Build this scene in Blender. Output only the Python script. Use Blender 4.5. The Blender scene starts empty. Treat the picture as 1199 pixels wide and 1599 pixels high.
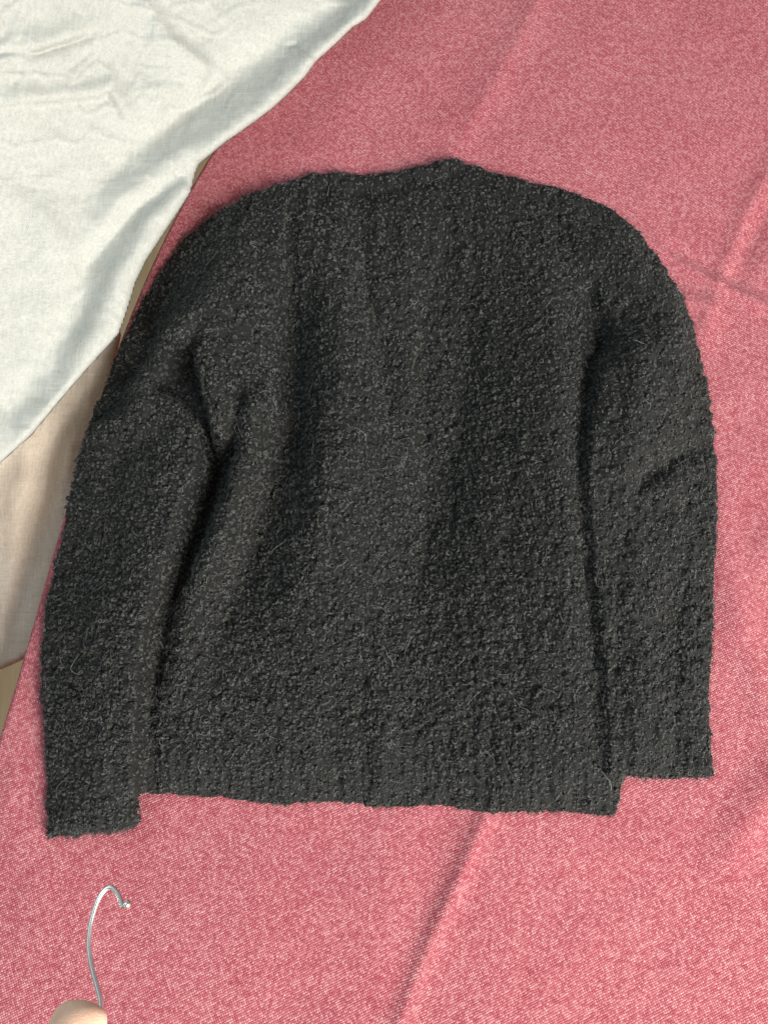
import bpy, math
import numpy as np
from mathutils import Vector

S = bpy.context.scene
COL = S.collection
rng = np.random.default_rng(7)

# ------------------------------------------------------------------ camera
TILT = math.radians(15.0)          # off straight down
DIST = 0.75                        # metres to the cloth along the view axis
FWD = np.array([0.0, math.sin(TILT), -math.cos(TILT)])
UPV = np.array([0.0, math.cos(TILT), math.sin(TILT)])
EYE = -FWD * DIST
VFOV = math.radians(67.0)
PW, PH = 1199.0, 1599.0
FPX = (PH / 2) / math.tan(VFOV / 2)

cam_data = bpy.data.cameras.new("camera")
cam = bpy.data.objects.new("camera", cam_data)
COL.objects.link(cam)
cam_data.sensor_fit = 'VERTICAL'
cam_data.angle = VFOV
cam_data.clip_start = 0.01
cam_data.clip_end = 50
cam.location = EYE
cam.rotation_euler = (TILT, 0, 0)
S.camera = cam

# ------------------------------------------------------------------ room light
world = bpy.data.worlds.new("World")
S.world = world
world.use_nodes = True
bg = world.node_tree.nodes["Background"]
bg.inputs[0].default_value = (1.0, 0.98, 0.95, 1)
bg.inputs[1].default_value = 0.22


def area_light(name, direction, dist, sx, sy, power, color):
    l = bpy.data.lights.new(name, 'AREA')
    l.shape = 'RECTANGLE'
    l.size, l.size_y = sx, sy
    l.energy = power
    l.color = color
    o = bpy.data.objects.new(name, l)
    COL.objects.link(o)
    d = Vector(direction).normalized()
    o.location = d * dist
    o.rotation_euler = d.to_track_quat('Z', 'Y').to_euler()
    return o


def sph(az, el):
    a, e = math.radians(az), math.radians(el)
    return (math.cos(a) * math.cos(e), math.sin(a) * math.cos(e), math.sin(e))


area_light("window_light", sph(-48, 34), 3.2, 1.6, 1.6, 216, (1.0, 0.965, 0.905))
area_light("curtain_window_light", sph(150, 50), 2.6, 1.3, 1.3, 18, (0.68, 0.90, 1.0))

S.view_settings.view_transform = 'Standard'
S.view_settings.look = 'None'
S.view_settings.exposure = 0.12
S.view_settings.gamma = 1.0
S.cycles.max_bounces = 8


# ------------------------------------------------------------------ helpers
def to_world(u, v, z):
    """The point at height z that the photograph shows at (u, v)."""
    u = np.asarray(u, float); v = np.asarray(v, float)
    a = (u - PW / 2) / FPX
    b = (PH / 2 - v) / FPX
    dx = a
    dy = FWD[1] + b * UPV[1]
    dz = FWD[2] + b * UPV[2]
    k = (z - EYE[2]) / dz
    return np.stack([dx * k + EYE[0], dy * k + EYE[1], np.broadcast_to(z, k.shape) * 1.0], -1)


_TAB = np.random.default_rng(3).random((256, 256))


def vnoise(x, y, seed=0):
    x = np.asarray(x, float) + seed * 17.31; y = np.asarray(y, float) + seed * 9.77
    xi = np.floor(x).astype(int); yi = np.floor(y).astype(int)
    fx = x - xi; fy = y - yi
    fx = fx * fx * fx * (fx * (fx * 6 - 15) + 10); fy = fy * fy * fy * (fy * (fy * 6 - 15) + 10)
    g = lambda i, j: _TAB[i & 255, j & 255]
    return ((g(xi, yi) * (1 - fx) + g(xi + 1, yi) * fx) * (1 - fy)
            + (g(xi, yi + 1) * (1 - fx) + g(xi + 1, yi + 1) * fx) * fy) * 2 - 1


def fbm(x, y, seed=0, n=4):
    s, a = 0, 1.0
    for k in range(n):
        s = s + a * vnoise(x * 2 ** k, y * 2 ** k, seed + k)
        a *= 0.5
    return s


def sstep(a, b, x):
    t = np.clip((x - a) / (b - a), 0, 1)
    return t * t * (3 - 2 * t)


def edge_step(X, Y, poly, wl, wr):
    """a fold's edge: its height depends on the row alone, so it fades evenly over the whole width"""
    d, s, _ = near_line(X, Y, poly)
    p = np.array(sorted(poly, key=lambda q: q[1]))
    w = wr + (wl - wr) * sstep(-4, 4, np.where(s > 0, d, -d))
    return np.interp(Y, p[:, 1], p[:, 2]) * np.exp(-(d / w) ** 2)


def near_line(X, Y, poly):
    """distance, side (+ on the smaller-x side of a line heading down) and the amplitude carried along the polyline"""
    best = np.full(X.shape, 1e9); side = np.zeros(X.shape); amp = np.zeros(X.shape)
    for p, q in zip(poly[:-1], poly[1:]):
        dx, dy = q[0] - p[0], q[1] - p[1]
        L = dx * dx + dy * dy
        t = np.clip(((X - p[0]) * dx + (Y - p[1]) * dy) / L, 0, 1)
        d = np.hypot(X - p[0] - t * dx, Y - p[1] - t * dy)
        m = d < best
        best = np.where(m, d, best)
        side = np.where(m, dx * (Y - p[1]) - dy * (X - p[0]), side)
        amp = np.where(m, p[2] + t * (q[2] - p[2]), amp)
    return best, side, amp


def ridge(X, Y, poly, wl, wr, power=2.0):
    d, s, a = near_line(X, Y, poly)
    w = np.where(s > 0, wl, wr)
    w = wr + (wl - wr) * sstep(-4, 4, np.where(s > 0, d, -d))
    return a * np.exp(-(d / w) ** power)


def inside_dist(X, Y, poly):
    """signed distance in pixels, positive inside the closed outline"""
    n = len(poly)
    best = np.full(X.shape, 1e9); ins = np.zeros(X.shape, bool)
    for i in range(n):
        (x0, y0), (x1, y1) = poly[i], poly[(i + 1) % n]
        dx, dy = x1 - x0, y1 - y0
        L = max(dx * dx + dy * dy, 1e-9)
        t = np.clip(((X - x0) * dx + (Y - y0) * dy) / L, 0, 1)
        best = np.minimum(best, np.hypot(X - x0 - t * dx, Y - y0 - t * dy))
        if y0 != y1:
            c = ((y0 > Y) != (y1 > Y)) & (X < (x1 - x0) * (Y - y0) / (y1 - y0) + x0)
            ins ^= c
    return np.where(ins, best, -best)


def smooth_closed(poly, n=6):
    """Catmull-Rom through a closed outline"""
    P = np.array(poly, float); m = len(P); out = []
    for i in range(m):
        p0, p1, p2, p3 = P[i - 1], P[i], P[(i + 1) % m], P[(i + 2) % m]
        for k in range(n):
            t = k / n
            out.append(0.5 * (2 * p1 + (p2 - p0) * t + (2 * p0 - 5 * p1 + 4 * p2 - p3) * t * t + (3 * p1 - p0 - 3 * p2 + p3) * t ** 3))
    return [tuple(p) for p in out]


def smooth_open(pts, n=8):
    P = np.array(pts, float); out = []
    Q = np.vstack([2 * P[0] - P[1], P, 2 * P[-1] - P[-2]])
    for i in range(1, len(Q) - 2):
        p0, p1, p2, p3 = Q[i - 1], Q[i], Q[i + 1], Q[i + 2]
        for k in range(n):
            t = k / n
            out.append(0.5 * (2 * p1 + (p2 - p0) * t + (2 * p0 - 5 * p1 + 4 * p2 - p3) * t * t + (3 * p1 - p0 - 3 * p2 + p3) * t ** 3))
    out.append(P[-1])
    return np.array(out)


def mesh_obj(name, verts, faces, mat, parent=None, smooth=True, **props):
    verts = np.ascontiguousarray(verts, np.float32); faces = np.ascontiguousarray(faces, np.int32)
    me = bpy.data.meshes.new(name)
    k = faces.shape[1]
    me.vertices.add(len(verts)); me.vertices.foreach_set("co", verts.ravel())
    me.loops.add(faces.size); me.loops.foreach_set("vertex_index", faces.ravel())
    me.polygons.add(len(faces))
    me.polygons.foreach_set("loop_start", np.arange(0, faces.size, k, dtype=np.int32))
    me.polygons.foreach_set("loop_total", np.full(len(faces), k, np.int32))
    me.polygons.foreach_set("use_smooth", np.full(len(faces), smooth))
    me.update(calc_edges=True)
    me.materials.append(mat)
    o = bpy.data.objects.new(name, me)
    COL.objects.link(o)
    if parent is not None:
        o.parent = parent
    for a, b in props.items():
        o[a] = b
    return o


def compact(verts, faces):
    u, inv = np.unique(faces.ravel(), return_inverse=True)
    return verts[u], inv.reshape(faces.shape)


def grid_faces(nr, nc):
    i = np.arange(nr * nc).reshape(nr, nc)
    return np.stack([i[:-1, :-1], i[1:, :-1], i[1:, 1:], i[:-1, 1:]], -1).reshape(-1, 4)


def thing(name, label, cat, loc=(0, 0, 0)):
    o = bpy.data.objects.new(name, None)
    COL.objects.link(o)
    o.location = loc
    o['label'] = label
    o['category'] = cat
    return o


def tube(path, radii, sides=12, cap=True):
    """a round tube along a path with a radius per point"""
    P = np.array(path, float); n = len(P)
    T = np.gradient(P, axis=0); T /= np.linalg.norm(T, axis=1)[:, None]
    ref = np.array([0.1, 0.2, 1.0]); vs = []
    a = np.cross(T[0], ref); a /= np.linalg.norm(a)
    for i in range(n):
        a = a - T[i] * a.dot(T[i]); a /= np.linalg.norm(a)
        b = np.cross(T[i], a)
        th = np.linspace(0, 2 * np.pi, sides, endpoint=False)
        vs.append(P[i] + radii[i] * (np.cos(th)[:, None] * a + np.sin(th)[:, None] * b))
    V = np.concatenate(vs)
    F = []
    for i in range(n - 1):
        for j in range(sides):
            k = (j + 1) % sides
            F.append((i * sides + j, i * sides + k, (i + 1) * sides + k, (i + 1) * sides + j))
    return V, np.array(F)


# ------------------------------------------------------------------ materials
class NT:
    def __init__(self, name):
        self.m = bpy.data.materials.new(name); self.m.use_nodes = True
        self.t = self.m.node_tree; self.b = self.t.nodes["Principled BSDF"]; self.out = self.t.nodes["Material Output"]

    def n(self, kind, **kw):
        x = self.t.nodes.new(kind)
        for k, v in kw.items():
            if k.startswith("i_"):
                x.inputs[k[2:].replace("_", " ")].default_value = v
            else:
                setattr(x, k, v)
        return x

    def l(self, a, b):
        self.t.links.new(a, b)

    def math(self, op, a, b=None):
        x = self.n("ShaderNodeMath", operation=op)
        for i, v in enumerate((a, b)):
            if v is None: continue
            if isinstance(v, (int, float)): x.inputs[i].default_value = v
            else: self.l(v, x.inputs[i])
        return x.outputs[0]

    def ramp(self, fac, stops):
        r = self.n("ShaderNodeValToRGB")
        e = r.color_ramp.elements
        e[0].position, e[0].color = stops[0][0], (*stops[0][1], 1)
        e[1].position, e[1].color = stops[-1][0], (*stops[-1][1], 1)
        for p, c in stops[1:-1]:
            k = e.new(p); k.color = (*c, 1)
        self.l(fac, r.inputs[0])
        return r.outputs[0]

    def mix(self, fac, a, b, blend='MIX'):
        x = self.n("ShaderNodeMix", data_type='RGBA', blend_type=blend)
        for s, v in ((0, fac), (6, a), (7, b)):
            if isinstance(v, (int, float)): x.inputs[s].default_value = v
            elif isinstance(v, tuple): x.inputs[s].default_value = (*v, 1)
            else: self.l(v, x.inputs[s])
        return x.outputs[2]

    def coords(self, rot=0.0, scale=(1, 1, 1)):
        tc = self.n("ShaderNodeTexCoord"); mp = self.n("ShaderNodeMapping")
        mp.inputs["Rotation"].default_value = (0, 0, rot); mp.inputs["Scale"].default_value = scale
        self.l(tc.outputs["Object"], mp.inputs["Vector"])
        return mp.outputs[0]

    def noise(self, vec, scale, detail=2.0, rough=0.5):
        x = self.n("ShaderNodeTexNoise")
        x.inputs["Scale"].default_value = scale; x.inputs["Detail"].default_value = detail; x.inputs["Roughness"].default_value = rough
        self.l(vec, x.inputs["Vector"])
        return x.outputs["Fac"]

    def bump(self, h, strength, dist):
        x = self.n("ShaderNodeBump"); x.inputs["Strength"].default_value = strength; x.inputs["Distance"].default_value = dist
        self.l(h, x.inputs["Height"])
        self.l(x.outputs[0], self.b.inputs["Normal"])
        return x.outputs[0]

    def set(self, **kw):
        for k, v in kw.items():
            self.b.inputs[k.replace("_", " ")].default_value = v


WEAVE_ROT = math.radians(-24)


def weave_nodes(t, rot, period):
    """over-under thread relief: returns a height and a per-crossing random value"""
    v = t.coords(rot, (1 / period, 1 / period, 1 / period))
    wob = t.n("ShaderNodeTexNoise"); wob.inputs["Scale"].default_value = 0.35; wob.inputs["Detail"].default_value = 2
    t.l(v, wob.inputs["Vector"])
    add = t.n("ShaderNodeVectorMath", operation='MULTIPLY_ADD')
    t.l(wob.outputs["Color"], add.inputs[0]); add.inputs[1].default_value = (0.9, 0.9, 0); t.l(v, add.inputs[2])
    sep = t.n("ShaderNodeSeparateXYZ"); t.l(add.outputs[0], sep.inputs[0])
    sx = t.math('SINE', t.math('MULTIPLY', sep.outputs[0], math.pi))
    sy = t.math('SINE', t.math('MULTIPLY', sep.outputs[1], math.pi))
    h = t.math('ABSOLUTE', t.math('MULTIPLY', sx, sy))
    fl = t.n("ShaderNodeVectorMath", operation='FLOOR'); t.l(add.outputs[0], fl.inputs[0])
    wn = t.n("ShaderNodeTexWhiteNoise", noise_dimensions='2D'); t.l(fl.outputs[0], wn.inputs["Vector"])
    return h, wn.outputs["Value"], v


def pink_wool():
    t = NT("rose_wool_weave")
    h, rnd, v = weave_nodes(t, WEAVE_ROT, 0.00185)
    vec = t.coords(WEAVE_ROT)
    fib = t.noise(vec, 850, 3, 0.65)
    blot = t.noise(vec, 130, 3, 0.6)
    big = t.noise(vec, 9, 3, 0.5)
    f = t.math('ADD', t.math('MULTIPLY', rnd, 0.34), t.math('MULTIPLY', fib, 0.62))
    f = t.math('ADD', f, t.math('MULTIPLY', blot, 0.24))
    f = t.math('ADD', f, t.math('MULTIPLY', big, 0.12))
    f = t.math('ADD', f, t.math('MULTIPLY', h, 0.26))
    c = t.ramp(f, [(0.52, (0.30, 0.052, 0.074)), (0.78, (0.44, 0.122, 0.145)), (0.95, (0.51, 0.188, 0.208)), (1.22, (0.72, 0.44, 0.44))])
    # ramp positions stop at 1: squeeze the sum into 0..1
    r = [x for x in t.t.nodes if x.type == 'VALTORGB'][-1]
    sc = t.math('MULTIPLY', f, 0.75)
    t.l(sc, r.inputs[0])
    for e, p in zip(r.color_ramp.elements, (0.40, 0.56, 0.68, 0.88)):
        e.position = p
    t.l(c, t.b.inputs["Base Color"])
    t.set(Roughness=0.95, Sheen_Weight=0.04, Sheen_Roughness=0.5)
    t.b.inputs["Specular IOR Level"].default_value = 0.15
    hh = t.math('ADD', h, t.math('MULTIPLY', fib, 0.9))
    t.bump(hh, 0.7, 0.0008)
    return t.m


def linen(name, lo, mid, hi):
    t = NT(name)
    h, rnd, v = weave_nodes(t, math.radians(35), 0.0016)
    vec = t.coords(math.radians(35))
    s1 = t.noise(t.coords(math.radians(35), (1, 0.06, 1)), 500, 2)
    s2 = t.noise(t.coords(math.radians(35), (0.06, 1, 1)), 500, 2)
    slub = t.math('ADD', s1, s2)
    c = t.ramp(t.math('MULTIPLY', slub, 0.5), [(0.36, lo), (0.5, mid), (0.66, hi)])
    t.l(c, t.b.inputs["Base Color"])
    t.set(Roughness=1.0)
    t.b.inputs["Specular IOR Level"].default_value = 0.2
    crumple = t.noise(vec, 38, 5, 0.6)
    hh = t.math('ADD', t.math('MULTIPLY', slub, 0.9), t.math('ADD', t.math('MULTIPLY', h, 0.5), t.math('MULTIPLY', crumple, 3.0)))
    nb = t.bump(hh, 0.7, 0.0008)
    tr = t.n("ShaderNodeBsdfTranslucent"); t.l(c, tr.inputs["Color"]); t.l(nb, tr.inputs["Normal"])
    mx = t.n("ShaderNodeMixShader"); mx.inputs[0].default_value = 0.25
    t.l(t.b.outputs[0], mx.inputs[1]); t.l(tr.outputs[0], mx.inputs[2]); t.l(mx.outputs[0], t.out.inputs["Surface"])
    return t.m


def wool(name, lo, hi, sheen):
    t = NT(name)
    g = t.n("ShaderNodeNewGeometry")
    vec = t.coords()
    n = t.noise(vec, 900, 3, 0.7)
    big = t.noise(vec, 14, 3, 0.5)
    f = t.math('ADD', t.math('MULTIPLY', g.outputs["Random Per Island"], 0.42), t.math('MULTIPLY', n, 0.58))
    c = t.ramp(f, [(0.2, lo), (0.85, hi)])
    c = t.mix(t.math('MULTIPLY', big, 0.8), c, (0.86, 0.93, 0.95), 'MULTIPLY')
    t.l(c, t.b.inputs["Base Color"])
    t.set(Roughness=0.85, Sheen_Weight=sheen, Sheen_Roughness=0.45)
    t.b.inputs["Sheen Tint"].default_value = (0.9, 0.95, 1.0, 1)
    t.b.inputs["Specular IOR Level"].default_value = 0.25
    t.bump(n, 0.6, 0.0004)
    return t.m


def wood_floor():
    t = NT("oak_boards")
    v = t.coords(math.radians(20), (1, 0.12, 1))
    g = t.noise(v, 60, 5, 0.6)
    c = t.ramp(g, [(0.3, (0.52, 0.34, 0.15)), (0.7, (0.68, 0.48, 0.25))])
    t.l(c, t.b.inputs["Base Color"]); t.set(Roughness=0.45)
    t.bump(g, 0.2, 0.0005)
    return t.m


def chrome():
    t = NT("polished_steel")
    n = t.noise(t.coords(), 300, 2)
    r = t.math('MULTIPLY_ADD', n, 0.12); t.t.nodes[-1].inputs[2].default_value = 0.28
    t.l(r, t.b.inputs["Roughness"])
    t.set(Metallic=1.0); t.b.inputs["Base Color"].default_value = (0.88, 0.87, 0.88, 1)
    return t.m


def skin():
    t = NT("skin")
    v = t.coords()
    n = t.noise(v, 120, 4, 0.6); f = t.noise(v, 1500, 2)
    c = t.ramp(n, [(0.3, (0.86, 0.55, 0.40)), (0.7, (0.92, 0.66, 0.50))])
    t.l(c, t.b.inputs["Base Color"]); t.set(Roughness=0.65)
    t.b.inputs["Subsurface Weight"].default_value = 0.85
    t.b.inputs["Subsurface Radius"].default_value = (0.012, 0.005, 0.003)
    t.bump(f, 0.5, 0.0005)
    return t.m


M_PINK, M_FLOOR, M_STEEL, M_SKIN = pink_wool(), wood_floor(), chrome(), skin()
M_LINEN = linen("white_linen", (0.55, 0.555, 0.505), (0.61, 0.62, 0.575), (0.67, 0.685, 0.645))
M_LINEN_BOUNCE = linen("bounce_tinted_linen", (0.68, 0.57, 0.46), (0.75, 0.65, 0.54), (0.82, 0.73, 0.62))  # same curtain linen, with warm bounce light painted into its colour
M_KNIT = wool("charcoal_knit_ground", (0.008, 0.008, 0.0075), (0.022, 0.022, 0.0205), 0.0)  # darker than the yarn: shade between the loops painted into the ground colour
M_YARN = wool("charcoal_boucle_yarn", (0.014, 0.014, 0.0132), (0.124, 0.1225, 0.114), 0.03)
M_HAIR = wool("grey_mohair", (0.10, 0.10, 0.096), (0.38, 0.38, 0.365), 0.1)

# ------------------------------------------------------------------ floor
f = mesh_obj("floor", [(-3, -3, -0.42), (3, -3, -0.42), (3, 3, -0.42), (-3, 3, -0.42)], [(0, 1, 2, 3)], M_FLOOR)
f["kind"] = "structure"

# ------------------------------------------------------------------ rose cloth over the bed
edge_px = np.array([(365, 190), (345, 215), (300, 277), (240, 395), (192, 520), (143, 660), (105, 790), (70, 925), (30, 1040), (0, 1130), (-70, 1330), (-150, 1560)], float)
ew = to_world(edge_px[:, 0], edge_px[:, 1], 0.0)
kx = np.polyfit(ew[:, 1], ew[:, 0], 3)
y0e, y1e = ew[:, 1].min(), ew[:, 1].max()


def edge_x(y):
    yc = np.clip(y, y0e, y1e)
    s = np.polyval(np.polyder(kx), yc)
    return np.polyval(kx, yc) + (y - yc) * s


PX2 = lambda pts: [(*to_world(p[0], p[1], 0.0)[:2] * 1000, p[2]) for p in pts]     # pixels to millimetres on the cloth


def cloth_height(x, y):
    X, Y = x * 1000, y * 1000            # mm ; Y grows away from the camera
    h = np.zeros(X.shape)
    def R(pts, wl, wr, power=2.0):
        return ridge(X, Y, PX2(pts), wl, wr, power)
    # pressed creases that run with the cloth's own edge
    h += R([(865, -60, 3.4), (806, 70, 3.4), (751, 165, 2.8), (706, 240, 1.6), (656, 320, 0)], 14, 18, 1.5)
    h += R([(787, 1200, 2), (752, 1285, 4), (711, 1380, 4), (666, 1480, 3.6), (621, 1600, 3), (586, 1680, 2.2)], 9, 7, 1.5)
    h += R([(690, 1290, -1.5), (660, 1400, -1.5), (620, 1540, -1.0)], 18, 18)
    h += R([(1215, 235, 2), (1165, 330, 2.8), (1125, 430, 2.4), (1090, 520, 1.0)], 12, 9, 1.6)
    h += R([(1215, 300, -2.0), (1180, 360, -2.6), (1150, 430, -2.0)], 11, 11)
    # the cross crease
    h += R([(960, 350, 1.5), (1070, 417, 3.0), (1130, 449, 3.2), (1199, 482, 3.0), (1290, 529, 3)], 9, 7, 1.6)
    h += R([(1060, 392, -2.0), (1130, 427, -2.0), (1199, 458, -2.0), (1290, 505, -2)], 12, 12)
    h += R([(1075, 470, 2.5), (1110, 480, 3.0), (1095, 560, 0.5)], 12, 12)
    # soft rumples on the right
    h += R([(1120, 780, 1), (1135, 880, 3.5), (1155, 980, 4.5), (1165, 1010, 3), (1199, 1110, 4), (1250, 1180, 3)], 16, 16)
    h += R([(1240, 1180, 3), (1195, 1240, 4.5), (1150, 1300, 3.5), (1110, 1390, 0.5)], 18, 18)
    h += R([(1199, 860, 3), (1160, 960, 0)], 22, 22)
    h += R([(0, 1230, 2.5), (60, 1330, 2.5), (160, 1420, 1)], 26, 26)
    h *= 1.15
    h += fbm(x * 7, y * 7, 5, 3) * 1.6 + fbm(x * 26, y * 26, 9, 3) * 0.35
    return h / 1000


u = np.arange(0.006, 1.30, 0.0032)
ys = np.arange(-0.62, 0.85, 0.0032)
UU, YY = np.meshgrid(u, ys)
XX = edge_x(YY) + UU
ZZ = cloth_height(XX, YY) * sstep(0.0, 0.03, UU)
top = np.stack([XX, YY, ZZ], -1)
side = []
for a in np.linspace(0, math.pi / 2, 9)[::-1][:-1]:
    side.append((0.006 - 0.006 * math.sin(a), -0.006 + 0.006 * math.cos(a)))
drop = [(0.0005, z) for z in np.linspace(-0.38, -0.02, 14)]
skirt_pts = drop + side
sk = np.stack([np.stack([edge_x(ys) + du + 0.004 * vnoise(ys * 9, ys * 0 + dz * 5, 4) * min(1, -dz * 12), ys, np.full(ys.shape, dz)], -1) for du, dz in skirt_pts], 1)
V = np.concatenate([sk, top], 1)
mesh_obj("bedspread", V.reshape(-1, 3), grid_faces(V.shape[0], V.shape[1])[:, ::-1], M_PINK, label="rose pink woven wool cloth with pressed creases spread under the dark sweater", category="blanket")

# ------------------------------------------------------------------ linen curtain
curtain = thing("curtain", "off white linen curtain bunched in soft folds along the edge of the pink cloth", "curtain", tuple(to_world(60.0, 700.0, -0.1)))
c_loc = np.array(curtain.location)


def sheet(name, outline, zfun, step, lip, lipdrop, under, mat):
    """a draped sheet: heights over its outline, its border rolled under"""
    P = np.array(outline)
    xs = np.arange(P[:, 0].min() - step, P[:, 0].max() + step, step); yv = np.arange(P[:, 1].min() - step, P[:, 1].max() + step, step)
    X, Y = np.meshgrid(xs, yv)
    D = inside_dist(X, Y, outline)
    # pull the first ring outside exactly on to the outline so the border is smooth
    e = 1.0
    gx = (inside_dist(X + e, Y, outline) - inside_dist(X - e, Y, outline)) / (2 * e)
    gy = (inside_dist(X, Y + e, outline) - inside_dist(X, Y - e, outline)) / (2 * e)
    m = D < 0
    X = np.where(m, X - gx * D, X); Y = np.where(m, Y - gy * D, Y)
    d = np.maximum(D, 0)
    Z = zfun(X, Y, d)
    t = np.clip(d / lip, 0, 1)
    Z = Z - lipdrop * (1 - np.sqrt(np.clip(1 - (1 - t) ** 2, 0, 1)))
    W = to_world(X, Y, Z)
    F = grid_faces(*X.shape)
    keep = (D.ravel()[F] > -step * 0.999).all(1) & (D.ravel()[F] > 0).any(1)
    v, fc = compact(W.reshape(-1, 3), F[keep])
    o = mesh_obj(name, v - c_loc, fc, mat, curtain)
    sm = o.modifiers.new("thickness", 'SOLIDIFY'); sm.thickness = under; sm.offset = 1
    return o


up_edge = [(640, -60), (600, -12), (592, 2), (570, 30), (550, 42), (525, 66), (492, 96), (475, 120), (445, 150), (420, 172), (400, 187), (375, 205), (350, 222), (325, 243), (309, 256)]
lay2 = [(303, 272), (296, 300), (280, 326), (250, 371), (227, 406), (210, 442), (203, 466), (195, 491), (184, 521), (150, 559), (120, 593), (90, 628), (49, 678), (0, 722), (-70, 770)]


def z_upper(X, Y, d):
    z = 0.035 + 0.16 * sstep(80, 620, (430 - X) * 0.62 + (420 - Y) * 0.52) + 0.03 * sstep(0, 200, Y - 450) * 0
    mm = np.zeros(X.shape)
    # rolled band along the free edge, the trough behind it, the second fold below
    mm += ridge(X, Y, [(640, -60, 12), (560, 30, 10), (480, 95, 10), (420, 160, 11), (330, 225, 12), (250, 280, 10), (190, 320, 8), (140, 380, 2)], 26, 30)
    mm += ridge(X, Y, [(590, -60, -5), (500, 30, -8), (420, 85, -10), (330, 140, -12), (270, 190, -12), (215, 235, -9), (150, 300, -5)], 34, 30)
    mm += ridge(X, Y, [(300, 262, -7), (250, 300, -9), (205, 335, -9), (160, 390, -6), (120, 440, -2)], 22, 16)
    mm += ridge(X, Y, [(285, 300, 8), (240, 350, 12), (195, 420, 12), (165, 490, 9), (120, 560, 5)], 24, 24)
    mm += ridge(X, Y, [(170, 350, 2), (135, 420, -6), (120, 500, -9), (85, 570, -9), (20, 640, -6)], 34, 26)
    # facet and pulls in the middle of the drape
    mm += ridge(X, Y, [(240, 20, 4), (262, 60, 8), (320, 105, 7), (300, 150, 4), (250, 160, 6), (245, 185, 2)], 26, 11)
    mm += ridge(X, Y, [(-20, 100, 3), (60, 72, 5), (120, 52, 4), (160, 30, 0)], 9, 20)
    mm += ridge(X, Y, [(-20, 158, 3), (60, 152, 6), (150, 145, 6), (172, 134, 5), (195, 172, 5), (205, 200, 0)], 9, 16)
    mm += ridge(X, Y, [(-20, 85, -3), (60, 82, -4), (130, 60, -3)], 8, 8)
    mm += ridge(X, Y, [(0, 300, 3), (60, 330, 6), (95, 380, 6), (115, 450, 2)], 40, 20)
    mm += ridge(X, Y, [(452, 76, 0), (466, 76, 4), (482, 92, 4), (490, 102, 0)], 5, 4)
    mm += ridge(X, Y, [(440, 74, 0), (462, 72, -4), (478, 84, -3), (486, 94, 0)], 4, 5)
    mm += fbm(X / 60, Y / 60, 21, 4) * 1.4 + fbm(X / 16, Y / 16, 25, 3) * 0.35
    cr = 1 - np.abs(fbm(X / 75 + 0.4 * Y / 75, Y / 55, 33, 3)) * 1.4
    mm += np.clip(cr, 0, 1) ** 6 * 1.7 * sstep(10, 60, d) * (1 - 0.75 * sstep(190, 360, Y))
    cr2 = 1 - np.abs(vnoise(X / 26 - Y / 40, Y / 30, 36)) * 1.6
    mm += np.clip(cr2, 0, 1) ** 5 * 0.25
    # fine puckers crossing the rolled band
    band = np.exp(-((d - 22) / 26) ** 2)
    mm += band * vnoise((X - Y) / 13, (X + Y) / 60, 31) * 1.3
    return z + mm / 1000


sheet("drape", up_edge + lay2 + [(-140, 800), (-140, -120), (640, -120)], z_upper, 3.0, 9, 0.011, 0.0012, M_LINEN)


def z_lower(X, Y, d):
    z = -0.022 - 0.05 * sstep(600, 1080, Y)
    mm = ridge(X, Y, [(150, 620, 2), (110, 700, 12), (95, 800, 10), (60, 920, 6), (30, 1040, 3)], 16, 30)
    mm += ridge(X, Y, [(120, 640, -4), (75, 720, -8), (55, 830, -6), (30, 950, -3)], 25, 20)
    mm += ridge(X, Y, [(40, 760, 5), (20, 880, 8), (-5, 1040, 6)], 25, 25)
    mm += fbm(X / 40, Y / 70, 41, 4) * 1.5
    return z + mm / 1000


low_out = [(150, 480), (183, 505), (188, 524), (180, 560), (168, 640), (150, 720), (132, 800), (100, 930), (66, 1010), (33, 1030), (0, 1045), (-60, 1075), (-140, 1110), (-160, 700), (-60, 560), (60, 500)]
sheet("lower_drape", low_out, z_lower, 4.0, 10, 0.006, 0.0012, M_LINEN_BOUNCE)  # lower part of the same curtain, its warm shade carried by the tint

# ------------------------------------------------------------------ sweater
OUT = [(490, 264), (520, 266), (560, 269), (600, 266), (640, 258), (685, 247), (712, 246), (738, 255), (790, 268), (845, 282), (900, 297), (945, 315), (985, 345), (1012, 375),
       (1040, 410), (1062, 450), (1082, 500), (1100, 560), (1110, 620), (1118, 680), (1123, 740), (1122, 800), (1118, 900), (1114, 1000), (1111, 1100), (1114, 1170), (1117, 1208),
       (1112, 1215), (1050, 1217), (985, 1214), (978, 1219), (972, 1240), (968, 1268), (960, 1277), (930, 1276), (860, 1268), (800, 1270), (740, 1268), (690, 1259), (640, 1263), (590, 1262), (520, 1255), (450, 1258),
       (380, 1255), (330, 1246), (280, 1243), (226, 1240), (220, 1246), (220, 1280), (211, 1293), (190, 1297), (150, 1302), (82, 1310), (73, 1304), (70, 1270), (69, 1200), (65, 1100), (62, 1050), (68, 960), (80, 890), (95, 820), (115, 730),
       (140, 650), (170, 570), (205, 495), (240, 430), (280, 375), (330, 335), (400, 298), (450, 280)]
OUT = smooth_closed(OUT, 4)
STEP = 2.4
gx = np.arange(54, 1130, STEP); gy = np.arange(238, 1320, STEP)
X, Y = np.meshgrid(gx, gy)
wobx = vnoise(X / 11, Y / 11, 51) * 2.0 + vnoise(X / 30, Y / 30, 52) * 1.5
D = inside_dist(X + wobx, Y + np.roll(wobx, 7, 0), OUT)

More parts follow.
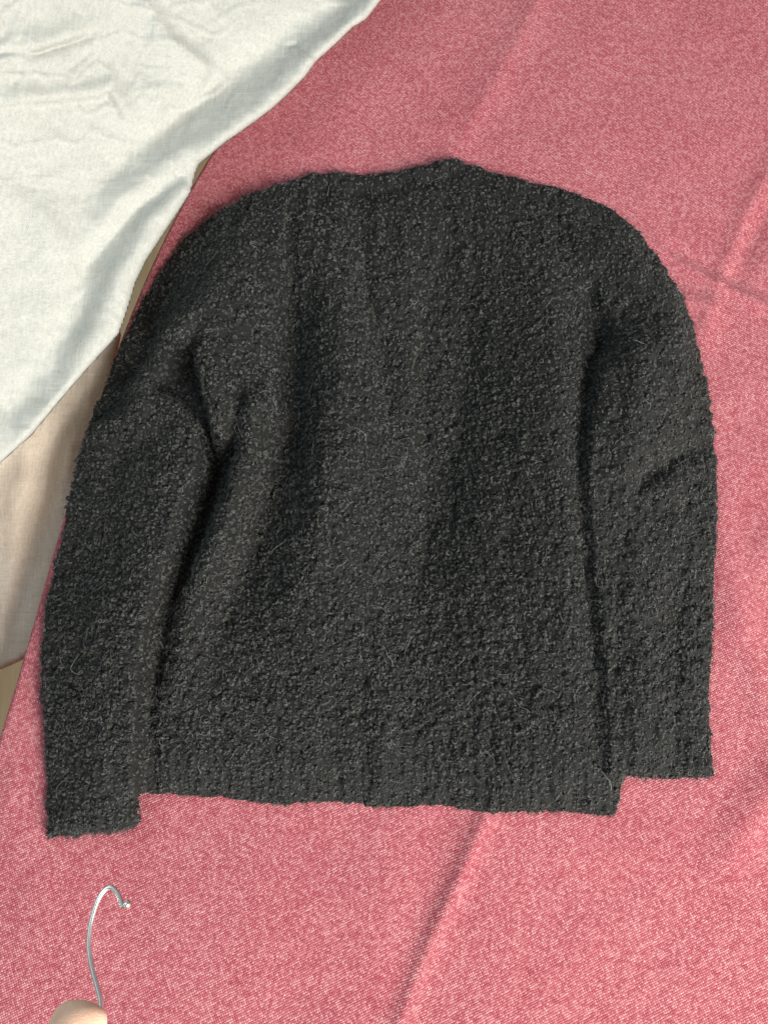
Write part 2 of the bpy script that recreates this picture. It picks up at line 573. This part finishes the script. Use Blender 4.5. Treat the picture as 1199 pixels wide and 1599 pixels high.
FLAP = [(205, 606, 0), (236, 616, 9), (258, 626, 14), (283, 632, 14), (306, 658, 16), (313, 690, 20), (315, 735, 22), (295, 785, 22), (265, 893, 21), (242, 960, 20), (226, 1060, 19), (215, 1180, 18), (217, 1300, 16)]
RSLV = [(956, 500, 0), (952, 520, 3), (942, 560, 14), (928, 640, 16), (920, 700, 16), (917, 760, 13), (924, 850, 10), (936, 950, 9), (946, 1050, 8), (952, 1130, 8), (955, 1213, 8)]


def R(p, wl, wr, power=2.0):
    return ridge(X, Y, p, wl, wr, power)


H = 9.0 + 12.0 * (1 - np.exp(-np.maximum(D, 0) / 75.0))
# body: long soft folds falling from the neck
H += R([(470, 300, 2), (512, 420, 13), (532, 520, 19), (534, 650, 19), (517, 800, 14), (480, 950, 6), (450, 1100, 2)], 50, 90)
H += R([(690, 262, 0), (692, 340, -6), (694, 480, -22), (692, 600, -22), (684, 750, -18), (660, 900, -10), (632, 1050, -6), (612, 1240, -5)], 60, 120, 1.1)
H += R([(640, 900, 0), (622, 1000, 4), (610, 1120, 4), (600, 1250, 3)], 28, 40)
H += R([(560, 300, -2), (570, 430, -12), (597, 560, -14), (606, 640, -5), (610, 700, 0)], 26, 34, 1.2)
H += R([(820, 330, 2), (850, 450, 9), (865, 600, 12), (868, 800, 12), (872, 1000, 9), (880, 1200, 6)], 130, 40)
H += R([(400, 330, 4), (380, 380, 5)], 60, 60)
H += R([(745, 640, 0), (760, 800, 3), (750, 950, 3), (745, 1100, 0)], 30, 40)
# right sleeve lying over the body's edge
rs = 0.6 * edge_step(X, Y, RSLV, 8, 150) * (1 - sstep(1207, 1217, Y) * (X < 984))
H += rs
H += R([(880, 345, 0), (930, 385, 6), (985, 428, 10), (1023, 465, 12), (1043, 525, 11), (1038, 600, 8), (1030, 700, 4), (1030, 800, 0)], 42, 30)
H += R([(925, 440, -2), (943, 500, -6), (944, 545, -7), (922, 600, -3), (905, 680, -3), (900, 780, -2), (910, 880, -1.5), (922, 980, -1), (934, 1090, -0.5), (940, 1190, 0)], 22, 9)
H += R([(1112, 690, -3), (1055, 714, -7), (1005, 748, -8), (975, 790, 0)], 16, 18)
H += R([(970, 490, 0), (990, 560, 7), (982, 650, 9), (970, 725, 6), (965, 790, 0)], 36, 44)
H += R([(940, 500, 0), (950, 535, -7), (945, 570, -5), (935, 600, 0)], 14, 12)
H += R([(1000, 800, 0), (985, 900, 3), (990, 1050, 3), (995, 1210, 2)], 22, 30)
H += R([(1060, 800, 0), (1055, 950, -2.5), (1055, 1200, -2.5)], 18, 18)
# left sleeve: flap folded over at the elbow
fl = 0.85 * edge_step(X, Y, FLAP, 100, 6) * sstep(150, 250, X + 2.2 * np.maximum(Y - 640, 0))
H += fl
H += R([(335, 508, 3), (290, 548, 9), (255, 580, 12), (234, 610, 12), (240, 650, 6), (255, 700, 0)], 30, 11)
H += R([(254, 602, -3), (276, 606, -13), (296, 616, -24), (311, 642, -20), (322, 665, -10)], 21, 18)
H += R([(320, 655, -8), (332, 700, -9), (336, 745, -9), (318, 800, -7), (292, 870, -4), (264, 960, -3), (247, 1040, -3), (234, 1130, -2), (232, 1235, -1)], 10, 13)
H += R([(258, 600, -8), (284, 588, -17), (300, 604, -17), (306, 620, -10)], 19, 19)
# gathered armhole fabric beside it
lump_low = R([(360, 510, 8), (338, 545, 20), (325, 580, 24), (335, 630, 25), (346, 676, 20), (352, 700, 8), (356, 718, 0)], 12, 78)
lump_top = R([(440, 405, 10), (400, 440, 15), (358, 495, 20), (330, 540, 22), (320, 562, 16), (314, 580, 0)], 72, 80)
H += np.maximum(lump_low, lump_top)
H += R([(462, 330, -2), (456, 420, -6), (450, 500, -10), (444, 600, -12), (438, 680, -11), (412, 770, -11), (382, 870, -9), (350, 970, -5), (330, 1060, 0)], 13, 62)
H += R([(422, 615, 0), (415, 640, 8), (398, 700, 15), (382, 760, 17), (352, 840, 16), (322, 905, 13), (296, 985, 7), (272, 1080, 3)], 20, 30)
H += R([(355, 735, -4), (385, 640, -3), (400, 580, 0)], 12, 12)
# outer upper arm lies low and turns away
H += R([(300, 420, -3), (230, 500, -5), (180, 620, -4)], 50, 50)
# neckline
H += R([(490, 268, 2), (600, 270, 2.5), (712, 252, 2.5)], 9, 9)
H += R([(500, 292, -3), (560, 300, -4), (640, 290, -3), (700, 275, -2)], 12, 12)
H = 16 + (H - 16) * 1.75
# small irregular sag and rib relief at hem and cuffs
H += fbm(X / 85, Y / 110, 61, 3) * 2.0 + vnoise(X / 22, Y / 200, 65) * 1.3 + fbm(X / 26, Y / 30, 63, 2) * 0.8
rib = np.maximum(sstep(1120, 1190, Y) * (X > 222) * (X < 945), np.maximum(sstep(1120, 1200, Y) * (X <= 222), sstep(1060, 1140, Y) * (X >= 945)))
H += rib * (0.7 + 0.25 * vnoise(X / 40, Y / 50, 74)) * np.sin((X + 9 * vnoise(X / 50, Y / 60, 71)) * 2 * np.pi / 17.0)
H = np.maximum(H, 2.5 + 0.6 * vnoise(X / 9, Y / 9, 81))


def cells(x, y, size, seed):
    """distance to the nearest of a jittered set of points, in cell sizes, and a random value for that point"""
    xx = x / size; yy = y / size
    xi = np.floor(xx).astype(int); yi = np.floor(yy).astype(int)
    best = np.full(x.shape, 9.0); val = np.zeros(x.shape)
    for a in (-1, 0, 1):
        for b in (-1, 0, 1):
            i = xi + a; j = yi + b
            jx = _TAB[(i + seed) & 255, (j * 3 + seed) & 255]; jy = _TAB[(i * 5 + seed) & 255, (j + 77) & 255]
            rv = _TAB[(i * 7 + 13) & 255, (j * 11 + seed) & 255]
            d = np.hypot(i + jx - xx, j + jy - yy)
            m = d < best
            best = np.where(m, d, best); val = np.where(m, rv, val)
    return best, val


cd, cv = cells(X + 3 * vnoise(X / 14, Y / 14, 90), Y + 3 * vnoise(X / 14, Y / 14, 91), 14.5, 5)
NUB = (np.sqrt(np.clip(1 - (cd / 0.85) ** 2, 0, 1)) - 0.55) * (0.4 + 1.0 * cv) * (1 - 0.5 * rib)
H += NUB * 6.2 + vnoise(X / 6.5, Y / 6.5, 82) * 0.4
# step of the left cuff over the body below the hem line is part of the outline; round every border down to the cloth
rw = 17.0
tt = np.clip(D / rw, 0, 1)
prof = np.sqrt(np.clip(1 - (1 - tt) ** 2, 0, 1))
Z = H / 1000 * prof + 0.001
base_z = 0.008 + 0.015 * (1 - np.exp(-np.maximum(D, 0) / 45.0))
W = to_world(X, Y, base_z)
W[..., 2] = Z
# ride on the cloth's own relief
W[..., 2] += cloth_height(W[..., 0], W[..., 1]) * 0.9

sweater = thing("sweater", "charcoal boucle knit sweater laid flat with both sleeves folded down its sides", "sweater", tuple(to_world(590.0, 800.0, 0.0)))
s_loc = np.array(sweater.location)
W -= s_loc

# part of every point: 0 body, 1 left sleeve, 2 left cuff, 3 right sleeve, 4 right cuff, 5 hem, 6 neckband
LS = [(40, 1330), (40, 600), (300, 200), (468, 250), (458, 340), (442, 415), (380, 462), (336, 512), (308, 560), (312, 600), (316, 650), (319, 690), (321, 738), (301, 787), (271, 893), (248, 960), (232, 1060), (220, 1180), (222, 1330)]
RS = [(1180, 1216), (1180, 250), (870, 240), (900, 340), (935, 430), (946, 535), (930, 610), (915, 690), (912, 760), (918, 850), (929, 950), (939, 1050), (945, 1130), (948, 1216)]


def part_of(x, y):
    p = np.zeros(x.shape, int)
    p[(y > 1185)] = 5
    d_top, _, _ = near_line(x, y, [(488, 264, 0), (560, 268, 0), (640, 258, 0), (690, 247, 0), (714, 246, 0)])
    p[(d_top < 17) & (x > 486) & (x < 716)] = 6
    l = inside_dist(x, y, LS) > 0
    p[l] = 1; p[l & (y > 1180)] = 2
    r = inside_dist(x, y, RS) > 0
    p[r] = 3; p[r & (y > 1110)] = 4
    return p


F = grid_faces(*X.shape)
keep = (D.ravel()[F] > 0.0).all(1)
F = F[keep]
fcx = X.ravel()[F].mean(1); fcy = Y.ravel()[F].mean(1)
fp = part_of(fcx, fcy)
PARTS = ["body", "sleeve", "cuff", "sleeve", "cuff", "hem", "neckband"]
part_objs = []
for k, nm in enumerate(PARTS):
    v, fc = compact(W.reshape(-1, 3), F[fp == k])
    o = mesh_obj(nm, v, fc[:, ::-1], M_KNIT, sweater)
    part_objs.append(o)
part_objs[1]["label"] = "crumpled sleeve folded over itself at the elbow"
part_objs[3]["label"] = "smooth straight sleeve"

# surface normals on the grid
du = np.gradient(W, axis=1); dv = np.gradient(W, axis=0)
NRM = np.cross(dv, du); NRM /= np.linalg.norm(NRM, axis=-1)[..., None]
NRM *= np.sign(NRM[..., 2:3])


def sample(A, x, y):
    fx = np.clip((x - gx[0]) / STEP, 0, len(gx) - 1.001); fy = np.clip((y - gy[0]) / STEP, 0, len(gy) - 1.001)
    i = fx.astype(int); j = fy.astype(int); a = fx - i; b = fy - j
    if A.ndim == 3: a = a[:, None]; b = b[:, None]
    return (A[j, i] * (1 - a) + A[j, i + 1] * a) * (1 - b) + (A[j + 1, i] * (1 - a) + A[j + 1, i + 1] * a) * b


def scatter(sp, dmin, extra=True):
    xs = np.arange(gx[0], gx[-1], sp); yv = np.arange(gy[0], gy[-1], sp)
    a, b = np.meshgrid(xs, yv); a = a.ravel(); b = b.ravel()
    slope = 1 / np.clip(sample(NRM, a, b)[:, 2], 0.25, 1)
    cnt = np.floor(slope + rng.random(a.size) * 0.9999).astype(int) if extra else np.ones(a.size, int)
    a = np.repeat(a, cnt); b = np.repeat(b, cnt)
    a = a + (rng.random(a.size) - 0.5) * sp * 1.25; b = b + (rng.random(a.size) - 0.5) * sp * 1.25
    m = sample(D, a, b) > dmin
    return a[m], b[m]


def unit(v):
    return v / np.linalg.norm(v, axis=-1, keepdims=True)


def curls(x, y, r, tube_r, turns, npts, sides, lift, flat):
    """a small twisted loop of yarn at every point"""
    n = len(x)
    p = sample(W, x, y); N = unit(sample(NRM, x, y))
    rv = unit(rng.normal(size=(n, 3)))
    ax = unit(N * flat[:, None] + rv)
    a = unit(np.cross(ax, unit(rng.normal(size=(n, 3))))); b = np.cross(ax, a)
    th0 = rng.random(n) * 2 * np.pi
    t = np.linspace(0, 1, npts)
    th = th0[:, None] + t[None, :] * (turns * 2 * np.pi)[:, None]
    rr = r[:, None] * (1.0 + 0.25 * np.sin(th * 0.5 + th0[:, None] * 3)) * (0.75 + 0.35 * t[None, :])
    C = p + N * lift[:, None]
    cen = C[:, None, :] + (np.cos(th) * rr)[..., None] * a[:, None, :] + (np.sin(th) * rr)[..., None] * b[:, None, :] + ax[:, None, :] * ((t - 0.5)[None, :] * (r * 1.3)[:, None])[..., None]
    tan = unit(np.gradient(cen, axis=1))
    s1 = unit(np.cross(tan, np.broadcast_to(ax[:, None, :], tan.shape))); s2 = np.cross(tan, s1)
    tr = tube_r[:, None] * (0.45 + 0.55 * np.sin(np.pi * np.clip(t, 0.06, 0.94)) ** 0.6)[None, :] * (1 + 0.2 * rng.normal(size=(n, npts)))
    ph = np.arange(sides) / sides * 2 * np.pi
    V = cen[:, :, None, :] + tr[:, :, None, None] * (np.cos(ph)[None, None, :, None] * s1[:, :, None, :] + np.sin(ph)[None, None, :, None] * s2[:, :, None, :])
    idx = np.arange(npts * sides).reshape(npts, sides)
    q = np.stack([idx[:-1], np.roll(idx, -1, 1)[:-1], np.roll(idx, -1, 1)[1:], idx[1:]], -1).reshape(-1, 4)
    Fq = (np.arange(n)[:, None, None] * (npts * sides) + q[None]).reshape(-1, 4)
    return V.reshape(-1, 3), Fq


def add_stuff(name, x, y, builder, mat):
    pp = part_of(x, y)
    for k in range(7):
        m = pp == k
        if m.sum() == 0: continue
        v, fq = builder(m)
        mesh_obj(name, v, fq, mat, part_objs[k], kind="stuff")


# nubs of the boucle yarn
x, y = scatter(6.0, 1.0)
n = len(x)
fine = sample(rib, x, y)
r = rng.uniform(0.0008, 0.0019, n) * (1 - 0.2 * fine)
tr = rng.uniform(0.00045, 0.00095, n)
tn = rng.uniform(1.2, 2.3, n); lf = rng.uniform(-0.0010, 0.0008, n); fla = rng.uniform(0.0, 0.8, n)
print("curls", n)
add_stuff("boucle_loops", x, y, lambda m: curls(x[m], y[m], r[m], tr[m], tn[m], 11, 3, lf[m], fla[m]), M_YARN)


def fibres(x, y, length, width, npts, lift, curl):
    """fine loose hairs: thin bent ribbons that lie on and stand off the knit"""
    n = len(x)
    p = sample(W, x, y); N = unit(sample(NRM, x, y))
    d0 = rng.normal(size=(n, 3)); d0 -= N * (d0 * N).sum(1, keepdims=True); d0 = unit(d0)
    e0 = np.cross(N, d0)
    step = length / (npts - 1)
    ang = np.cumsum(rng.normal(0, 1, (n, npts)) * 0.25 + (rng.normal(0, 1, n) * curl)[:, None], 1)
    el = lift[:, None] * np.cos(np.linspace(0, np.pi * 1.1, npts))[None, :] + rng.normal(0, 0.15, (n, npts))
    dirs = (np.cos(ang) * np.cos(el))[..., None] * d0[:, None] + (np.sin(ang) * np.cos(el))[..., None] * e0[:, None] + np.sin(el)[..., None] * N[:, None]
    pts = p[:, None] + N[:, None] * 0.0012 + np.cumsum(dirs * step[:, None, None], 1)
    tan = unit(np.gradient(pts, axis=1))
    view = unit(np.array([0, 0, 1.0]) + rng.normal(size=(n, 1, 3)) * 0.5)
    s = unit(np.cross(tan, np.broadcast_to(view, tan.shape)))
    w = width[:, None] * np.linspace(1, 0.35, npts)[None]
    V = np.stack([pts + s * w[..., None], pts - s * w[..., None]], 2)
    idx = np.arange(npts * 2).reshape(npts, 2)
    q = np.stack([idx[:-1, 0], idx[:-1, 1], idx[1:, 1], idx[1:, 0]], -1)
    Fq = (np.arange(n)[:, None, None] * (npts * 2) + q[None]).reshape(-1, 4)
    return V.reshape(-1, 3), Fq


x2, y2 = scatter(4.4, -0.5)
n2 = len(x2)
L2 = rng.uniform(0.002, 0.0085, n2); w2 = rng.uniform(0.00006, 0.00013, n2); l2 = rng.uniform(0.2, 1.4, n2)
print("fuzz", n2)
add_stuff("fuzz", x2, y2, lambda m: fibres(x2[m], y2[m], L2[m], w2[m], 5, l2[m], 0.5), M_YARN)

x3, y3 = scatter(24, 3, False)
pick = rng.random(len(x3)) < 0.30
x3, y3 = x3[pick], y3[pick]
n3 = len(x3)
L3 = rng.uniform(0.008, 0.032, n3); w3 = rng.uniform(0.00006, 0.00015, n3); l3 = rng.uniform(0.1, 0.9, n3)
add_stuff("stray_hairs", x3, y3, lambda m: fibres(x3[m], y3[m], L3[m], w3[m], 16, l3[m], 0.2), M_HAIR)

# ------------------------------------------------------------------ hanger hook and the hand that holds it
hook_px = [(158, 1640), (158, 1600), (158, 1574), (156.5, 1558), (153, 1544), (146, 1519), (140.7, 1494), (139.2, 1475), (140, 1458), (142.8, 1440), (148, 1421), (154.2, 1404), (163.5, 1390.5), (173, 1385.5), (181.5, 1391.5), (186.8, 1402), (190, 1412), (193, 1416)]


def at_depth(u, v, depth):
    return EYE + FWD * depth + np.array([1, 0, 0]) * ((u - PW / 2) / FPX * depth) + UPV * ((PH / 2 - v) / FPX * depth)


hp = smooth_open(hook_px, 6)
dep = np.interp(hp[:, 1], [1385, 1640], [0.405, 0.372])
path = np.array([at_depth(a, b, c) for (a, b), c in zip(hp, dep)])
hanger = thing("coat_hanger", "polished metal hanger hook with ball tip held up from the bottom left edge", "hanger", tuple(path[0]))
h0 = path[0]
V_, F_ = tube(path - h0, np.full(len(path), 0.00125), 14)
mesh_obj("hook", V_, F_, M_STEEL, hanger)
bc = at_depth(199, 1412, dep[-1]) - h0
th = np.linspace(0, np.pi, 15); ph = np.linspace(0, 2 * np.pi, 25)
TH, PHI = np.meshgrid(th, ph, indexing='ij')
ball = np.stack([np.sin(TH) * np.cos(PHI), np.sin(TH) * np.sin(PHI), np.cos(TH)], -1) * 0.00195 + bc
mesh_obj("ball_tip", ball.reshape(-1, 3), grid_faces(15, 25), M_STEEL, hanger)
# shoulders of the hanger, below the frame
c0 = np.zeros(3)
dn = unit(path[0] - path[8])
rt = np.array([1.0, 0, 0])
arm = smooth_open([c0 - rt * 0.19 + dn * 0.105, c0 - rt * 0.12 + dn * 0.075, c0 - rt * 0.04 + dn * 0.035, c0 + dn * 0.022, c0 + rt * 0.04 + dn * 0.035, c0 + rt * 0.12 + dn * 0.075, c0 + rt * 0.19 + dn * 0.105], 6)
V_, F_ = tube(arm, np.full(len(arm), 0.0016), 10)
mesh_obj("shoulder_wire", V_, F_, M_STEEL, hanger)
V_, F_ = tube(np.array([c0 - dn * 0.002, c0 + dn * 0.023]), np.array([0.0016, 0.0022]), 10)
mesh_obj("neck_collar", V_, F_, M_STEEL, hanger)

# the hand: palm, five fingers closed on the hanger's stem
tip = at_depth(120, 1592, 0.335)
ex = np.array([1.0, 0, 0]); eu = UPV; ez = -FWD      # right, up in view, towards the viewer
def hv(a, b, c): return tip + ex * a / 1000 + eu * b / 1000 + ez * c / 1000
chains = {
    "index": [(hv(2.0, 5.0, -7), 12.6), (hv(0, -5, 2), 13.6), (hv(-1, -18, 11), 13.4), (hv(-5, -34, 13), 11.5), (hv(-12, -58, 4), 11.5)],
    "middle": [(hv(13, -26, -22), 8.0), (hv(10, -32, -12), 8.8), (hv(2, -42, 2), 9.6), (hv(-9, -70, 4), 11.5)],
    "ring": [(hv(15, -44, -24), 7.6), (hv(11, -50, -13), 8.4), (hv(3, -60, 2), 9.2), (hv(-8, -84, 2), 11)],
    "little": [(hv(14, -62, -24), 6.6), (hv(10, -68, -14), 7.4), (hv(3, -78, 0), 8.2), (hv(-8, -98, 0), 10)],
    "thumb": [(hv(24, -22, -16), 8.5), (hv(16, -38, -22), 9.6), (hv(2, -62, -26), 10.6), (hv(-18, -92, -16), 13)],
}
vs, es, rad = [], [], []
def addv(p, r):
    vs.append(tuple(p - tip)); rad.append(r / 1000); return len(vs) - 1
wrist = addv(hv(-34, -150, -6), 20)
fore = addv(hv(-60, -230, -10), 26)
palm = addv(hv(-20, -112, -2), 19)
es += [(wrist, fore), (wrist, palm)]
for k, ch in chains.items():
    prev = palm
    for p, r_ in reversed(ch):
        i = addv(p, r_); es.append((prev, i)); prev = i
me = bpy.data.meshes.new("hand")
me.from_pydata(vs, es, [])
hand = bpy.data.objects.new("hand", me)
COL.objects.link(hand)
hand.location = tip
hand["label"] = "bare hand at the bottom left edge, one blunt fingertip showing beside the metal hook"
hand["category"] = "hand"
sk_ = hand.modifiers.new("skin", 'SKIN')
for i, sv in enumerate(me.skin_vertices[0].data):
    sv.radius = (rad[i], rad[i]); sv.use_root = (i == wrist)
sk_.use_smooth_shade = True
sb_ = hand.modifiers.new("round", 'SUBSURF'); sb_.levels = 2; sb_.render_levels = 3
me.materials.append(M_SKIN)
